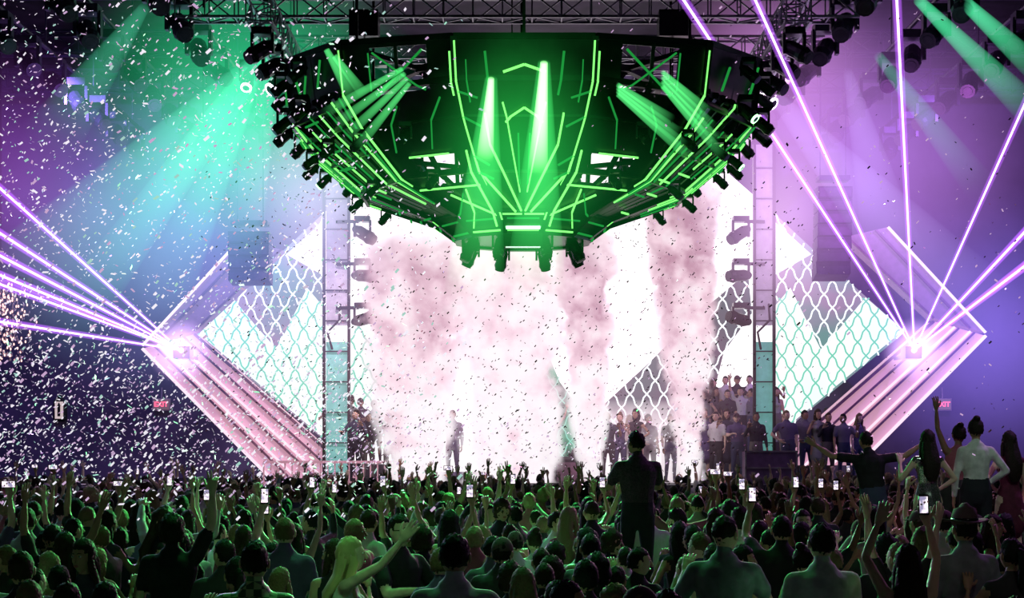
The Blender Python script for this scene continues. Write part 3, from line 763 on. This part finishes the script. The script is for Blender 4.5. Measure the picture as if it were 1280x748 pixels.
# dj booth & cases
mb = MB(); p = at(680, 590, 38.8); py = 39.0; mb.box((p.x, py, 1.86), (2.6,.8,.6), 0); mb.box((p.x, py, 2.19), (2.7,.9,.07), 1)
for i in range(3): mb.box((p.x-.8+i*.8, py, 2.26), (.42,.5,.08), 2); mb.tube([(p.x-.8+i*.8, py-.05, 2.3), (p.x-.8+i*.8, py-.05, 2.32)], [.14,.14], 16, 1)
for i in range(5): mb.box((p.x-1.1+i*.55, py-.42, 1.86), (.48,.03,.45), 3)
mb.obj('dj_booth', [M_metal, pbr('booth_top', (.1,.1,.1), .3), M_phb, pbr('booth_mauve', (.16,.08,.12), .5)])
mb = MB(); p = at(962, 592, 37.9); mb.box((p.x, 37.95, 1.96), (1.2,.6,.78), 0)
for dx in (-.6, .6): mb.box((p.x+dx, 37.65, 1.96), (.04,.05,.8), 1)
for dz in (-.39, 0, .39): mb.box((p.x, 37.65, 1.96+dz), (1.24,.05,.04), 1)
mb.obj('flight_case', [pbr('case_purple', (.18,.1,.2), .5), M_alu])
def platform(name, x0, x1, y0, y1, z):
    mb = MB(); mb.box(((x0+x1)/2, (y0+y1)/2, z/2), (x1-x0, y1-y0, z), 0); mb.box(((x0+x1)/2, (y0+y1)/2, z-.03), (x1-x0+.06, y1-y0+.06, .05), 1)
    for x in (x0, x1):
        for y in (y0, y1): mb.box((x, y, z/2), (.08,.08,z), 1)
    return mb.obj(name, [pbr('platform_black', (.03,.03,.04), .5), M_metal])
platform('vip_platform', 3.3, 7.5, 17.0, 19.4, 1.0)
platform('dance_podium', .8, 1.8, 15.6, 16.5, .82)
# ------------------------------------------------------------------ crowd templates
T = []
T.append(person('guy_a'))
T.append(person('guy_b', hair='fade', outfit='long', R='bent', L='down'))
T.append(person('guy_c', hair='cap', outfit='tee', R='fwd', L='fwd', lean=(.05,.06)))
T.append(person('gal_a', 'f', hair='long', outfit='tank', lean=(-.06,0)))
T.append(person('gal_b', 'f', hair='bob', outfit='dress', R='bent', L='hip'))
T.append(person('gal_c', 'f', hair='bun', outfit='tank', R='fwd', L='bent'))
T.append(person('guy_f', hair='short', outfit='tee', R='hip', L='down', lean=(.06,-.03), head=(.5,0)))
T.append(person('gal_f', 'f', hair='long', outfit='dress', R='down', L='hip', head=(-.6,0)))
T.append(person('guy_h', hair='curly', outfit='tee', lean=(-.05,0), head=(.9,0)))
T.append(person('guy_i', hair='short', outfit='long', R='fwd', L='bent', lean=(-.07,.04), head=(-.3,.1)))
T.append(person('gal_g', 'f', hair='pony', outfit='dress', R='bent', L='bent', lean=(.07,.03), head=(.4,0)))
T.append(person('gal_h', 'f', hair='long', outfit='tank', R='bent', L='down', lean=(.05,.02), head=(1.0,0)))
T.append(person('guy_j', hair='short', outfit='tee', R='down', L='bent', lean=(.03,.03), head=(-1.0,0)))
UP = []
UP.append(person('guy_up1', hair='short', outfit='tee', R='up', L='down', peace='R'))
UP.append(person('guy_up2', hair='fade', outfit='tee', R='upout', L='up', curl=.2))
UP.append(person('gal_up1', 'f', hair='long', outfit='tank', R='up', L='upout'))
UP.append(person('gal_up2', 'f', hair='pony', outfit='tank', R='bent', L='up', lean=(.08,0), curl=1.1))
UP.append(person('guy_up3', hair='short', outfit='long', R='wave', L='point'))
PH = []
PH.append(person('gal_ph1', 'f', hair='long', outfit='tank', R='phone', phone='R'))
PH.append(person('guy_ph1', hair='short', outfit='tee', L='phone', phone='L'))
PH.append(person('guy_ph2_w', hair='fade', outfit='tee', R=((.3,.5,.85),(-.1,.1,1),(0,-1,0)), phone='R'))
# heroes ------------------------------------------------
def solid(name, c, **k): return pbr(name, c, .8, scale=12, bump=.3, spec=.2, **k)
spots = []
def hero(me, name, px, topy, d, yaw=0, base=0.0, smax=1.09):
    p = at(px, topy, d); s = min(smax, max(.9, (p.z-base)/1.775)); spots.append((p.x, d, .42))
    return place(me, name, p.x, d, base, yaw, s)
V = .014; HD = M_hairdk
sk = solid('skin_fair', (.75,.55,.45)); blond = pbr('hair_blond', (.6,.5,.25), .7); wh = solid('cloth_white', (.75,.75,.75)); gr = solid('cloth_grey', (.22,.22,.26)); bk = solid('cloth_black', (.02,.02,.025))
m, nt, out = newmat('plaid_shirt'); b = nt.nodes.new('ShaderNodeBsdfPrincipled'); tc = nt.nodes.new('ShaderNodeTexCoord')
c = nt.nodes.new('ShaderNodeTexChecker'); c.inputs['Scale'].default_value = 22; c.inputs['Color1'].default_value = (.5,.6,.3,1); c.inputs['Color2'].default_value = (.08,.15,.06,1)
nt.links.new(tc.outputs['Object'], c.inputs['Vector']); nt.links.new(c.outputs['Color'], b.inputs['Base Color']); nt.links.new(b.outputs[0], out.inputs['Surface']); plaid = m
sequin = pbr('sequin_fabric', (.5,.5,.5), .2, .8, col2=(.04,.06,.05), scale=90)
pat = pbr('patterned_cloth', (.09,.05,.08), .8, col2=(.03,.02,.03), scale=60)
hero(person('woman_clapping', 'f', R='clap', L='clap', hair='long', outfit='tank', voxel=V, over={0:sk,3:blond,1:wh}, lean=(0,.1), head=(.15,.1), curl=.15), 'woman_clapping', 425, 671, 11.5, -pi/2)
hero(person('man_in_glasses', hair='short', outfit='tee', voxel=V, glasses=True, R='fwd', L='bent', over={1:bk,0:sk,3:HD}), 'man_in_glasses', 498, 643, 12.6, -pi*.75)
hero(person('man_plaid', hair='short', outfit='tee', voxel=V, over={1:plaid,3:HD}), 'man_in_plaid_shirt', 318, 678, 9.8, .1)
hero(person('man_lightshirt', hair='short', outfit='tee', voxel=V, over={1:wh,3:HD}, R='hip'), 'man_in_light_shirt', 568, 668, 9.4, -.1)
hero(person('man_podium', hair='short', outfit='tee', voxel=V, over={1:pat,3:HD}, R='fwd', L='fwd', head=(.5,-.1)), 'man_standing_on_podium', 797, 539, 16, .15, .82)
hero(person('man_grey', hair='fade', outfit='tee', voxel=V, over={1:gr,3:HD}, R='fwd', L='bent', head=(-.4,0)), 'man_in_grey_shirt', 905, 642, 11.3, -.3)
hero(person('man_white', hair='short', outfit='tee', voxel=V, over={1:wh,3:HD}, R='fwd'), 'man_in_white_shirt', 1028, 655, 10.8, .1)
hero(person('man_hat', hair='hat', outfit='long', voxel=V, over={1:gr,3:HD}), 'man_in_fedora', 1207, 640, 12.2, .2)
hero(person('woman_phone', 'f', hair='long', outfit='tank', voxel=V, over={1:bk,3:HD}, R=((.25,.5,.75),(-.25,.1,1),(0,-1,0)), L=((.35,.4,.8),(-.4,.05,1),(0,1,0)), phone='R'), 'woman_filming_with_phone', 1135, 682, 10.6, 0)
hero(person('man_peace', hair='curly', outfit='tee', voxel=V, over={1:bk,3:HD}, R=((.4,.2,.9),(0,.1,1),(0,1,0)), peace='R'), 'man_raising_peace_sign', 215, 645, 13, 0)
hero(person('man_arms', hair='short', outfit='tee', voxel=V, R='wide', L='wide', over={1:bk,3:HD}, lean=(-.12,0), head=(.3,-.1)), 'man_with_arms_spread', 1092, 538, 18.6, 0, 1.0, 1.2)
hero(person('woman_sequin', 'f', hair='long', outfit='dress', voxel=V, R='hip', L='bent', over={1:sequin,3:HD}), 'woman_in_sequin_dress', 1160, 538, 17.4, .1, 1.0, 1.2)
hero(person('woman_white', 'f', hair='bun', outfit='long', voxel=V, R='hip', L='down', over={1:wh,3:HD}), 'woman_in_white_shirt', 1220, 523, 17.4, -.1, 1.0, 1.2)
hero(person('woman_dark', 'f', hair='long', outfit='dress', voxel=V, R='down', L='hip', over={1:solid('cloth_wine',(.12,.02,.05)),3:HD}), 'woman_in_dark_dress', 1262, 545, 17.6, .2, 1.0, 1.2)
hero(person('woman_wave', 'f', hair='bun', outfit='tank', voxel=V, R='down', L='up', lean=(.1,0), over={3:HD}), 'woman_raising_arm', 1192, 530, 18.9, .1, 1.0, 1.2)
crowd = empty('concert_crowd')
random.seed(21)
for (px, d, i) in ((578,15,0),(338,13.4,1),(960,13.8,1),(748,19,0),(470,20,0),(396,19,1),(860,20,2),(925,18,0),(650,21,1),(1010,19,1),(215,20,1),(530,24,2)):
    x = (px-640)*d/F; spots.append((x, d, .4)); place(PH[i], 'crowd_member', x-(.12 if i == 0 else -.12), d, 0, 0, 1.03, crowd)
spots2 = spots+[(1.3,16.05,.75)]
Y = 7.6
while Y < 36.8:
    half = .33*Y+1.6; X = -half+random.uniform(0,.4)
    while X < half:
        x = X+random.uniform(-.14,.14); y = Y+random.uniform(-.2,.2)
        ok = all((x-a)**2+(y-b)**2 > r*r for a, b, r in spots2) and not (2.9 < x < 7.9 and 16.6 < y < 19.8)
        if ok:
            for a, b, r in spots:
                if b < 13.2 and y < b and abs(x-a*y/b) < .27: ok = False
        if ok:
            u = random.random(); near = y < 15
            if u < (.045 if near else .19): me = random.choice(UP)
            elif u < (.05 if near else .22): me = random.choice(PH)
            else: me = random.choice(T)
            s = random.uniform(.9,1.05) if not near else random.uniform(.86,1.0)
            yaw = random.gauss(0,.5)
            if me in PH: yaw *= .4
            elif random.random() < .1: yaw += random.choice((-1.6,1.6,2.6))
            place(me, 'crowd_member', x, y, 0, yaw, s, crowd)
        X += random.uniform(.5,.74)
    Y += .62+.006*Y
# stage people
sg = empty('stage_guests')
def sp(px, d, me, base, yaw=None):
    p = at(px, 0, d); place(me, 'stage_guest', p.x, d, base, pi+random.uniform(-.5,.5) if yaw is None else yaw, random.uniform(.96,1.04), sg)
random.seed(9)
for px in (412,424,436,452,470): sp(px, random.uniform(41.5,42.5), random.choice(T), 2.0)
for px in (444,460,488,503): sp(px, random.uniform(38.2,38.6), random.choice(T), 1.56)
for px in (566,664,690,785,812,838): sp(px, 40.0, random.choice(T+UP[:3]), 1.56)
for i in range(8): sp(862+i*15, random.uniform(43.0,43.4), random.choice(T), 2.6)
for i in range(8): sp(866+i*15, random.uniform(41.7,42.3), random.choice(T+UP[:2]), 2.24)
for px in (760,775,795,880,895,908,922,945,985,1008,1022,1035,1055,1072): sp(px, random.uniform(39,39.5) if not 930<px<975 else 38.7, random.choice(T), 1.56)
# ------------------------------------------------------------------ confetti
random.seed(77)
mb = MB()
def flake(c, s, mat):
    n = Vector((random.gauss(0,1), random.gauss(0,1), random.gauss(0,1))).normalized(); a = n.orthogonal().normalized(); b = n.cross(a)
    a = a*s; b = b*s*.45; mb.add([c-a-b, c+a-b, c+a+b, c-a+b], [(0,1,2,3)], mat)
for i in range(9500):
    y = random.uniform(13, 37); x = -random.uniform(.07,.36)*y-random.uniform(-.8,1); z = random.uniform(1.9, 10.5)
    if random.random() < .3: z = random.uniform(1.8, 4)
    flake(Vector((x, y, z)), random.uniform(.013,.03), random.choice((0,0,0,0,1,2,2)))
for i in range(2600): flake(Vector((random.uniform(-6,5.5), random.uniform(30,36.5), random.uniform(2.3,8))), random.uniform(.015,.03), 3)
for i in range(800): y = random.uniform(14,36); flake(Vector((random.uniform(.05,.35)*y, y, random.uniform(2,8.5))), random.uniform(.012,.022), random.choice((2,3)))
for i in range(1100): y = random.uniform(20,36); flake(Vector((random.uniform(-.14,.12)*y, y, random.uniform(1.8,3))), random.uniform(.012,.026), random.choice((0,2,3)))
mb.obj('confetti', [pbr('confetti_white_lit', (.95,.92,.95), .4, emis=(.95,.88,1), es=.95), pbr('confetti_mint_lit', (.7,.95,.9), .4, emis=(.6,1,.9), es=.6), pbr('confetti_pink_lit', (.9,.7,.9), .4, emis=(.95,.6,1), es=.6), pbr('confetti_foil', (.4,.2,.25), .3, .5)])  # white, mint and pink flakes emit, standing in for light on them
# ------------------------------------------------------------------ lights
def spot(name, loc, tgt, e, col, ang=60, blend=.6, r=.08):
    l = bpy.data.lights.new(name, 'SPOT'); l.energy = e; l.color = col; l.spot_size = radians(ang); l.spot_blend = blend; l.shadow_soft_size = r
    o = bpy.data.objects.new(name, l); o.location = loc; o.rotation_mode = 'QUATERNION'; o.rotation_quaternion = (Vector(tgt)-Vector(loc)).to_track_quat('-Z', 'Y'); scene.collection.objects.link(o)
G = (.08,1,.2)
spot('green_spotlight', (.2,26.5,5.9), (-1,17,1.5), 14000, G, 66, 1)
spot('green_spotlight', (-.8,17,11.5), (-.9,13,1.5), 2600, (.1,1,.22), 42, 1)
spot('green_spotlight', (-1.6,7,7.5), (-1.3,11.5,1.7), 380, (.3,1,.35), 24, 1)
spot('purple_spotlight', (9,20,10), (5,15,1.5), 1500, (.75,.25,1), 60, 1)
spot('pink_spotlight', (8,34,9), (4.5,16,2), 7500, (1,.4,.8), 60, 1)
spot('mint_spotlight', (6,11,8), (5.2,17.4,2.2), 420, (.7,1,.8), 28, 1)
spot('white_spotlight', (4,7,8), (4.2,11,1.7), 100, (1,.9,.9), 30, 1)
spot('cyan_spotlight', (-9,26,10), (-5,17,1.5), 2200, (.2,.8,.7), 65, 1)
spot('violet_spotlight', (-8,33,9), (-5,22,2), 6500, (.7,.45,1), 70, 1)
spot('green_spotlight', (0,17,9.5), (.2,27,7.4), 380, G, 34, 1)  # unseen fill added to green the chandelier front, no fixture here
spot('stage_wash_light', (-3,33,10.5), (-3,40,2), 3500, (1,.75,.85), 60)
spot('stage_wash_light', (5,33,10.5), (5,40,2), 3500, (1,.7,.9), 60)
spot('wall_wash_light', (-11,36,11), (-11,47,5), 1300, (.35,.22,1), 100)
spot('wall_wash_light', (12,36,11), (12,47,5), 1600, (.45,.18,1), 100)
spot('ceiling_wash_light', (-8,34,6), (-9,38,13.6), 700, (.5,.12,.9), 110)
spot('ceiling_wash_light', (8,34,6), (9,38,13.6), 700, (.8,.22,.9), 110)
w = bpy.data.worlds.new('World'); scene.world = w; w.use_nodes = True
w.node_tree.nodes['Background'].inputs[0].default_value = (.02,.012,.03,1); w.node_tree.nodes['Background'].inputs[1].default_value = 1
cam = bpy.data.cameras.new('camera'); co = bpy.data.objects.new('camera', cam); scene.collection.objects.link(co)
co.location = (0, 0, HC); co.rotation_euler = (pi/2, 0, 0); cam.lens = F/1280*36; cam.sensor_width = 36; cam.shift_y = (YH-374)/1280; cam.clip_end = 200
scene.camera = co
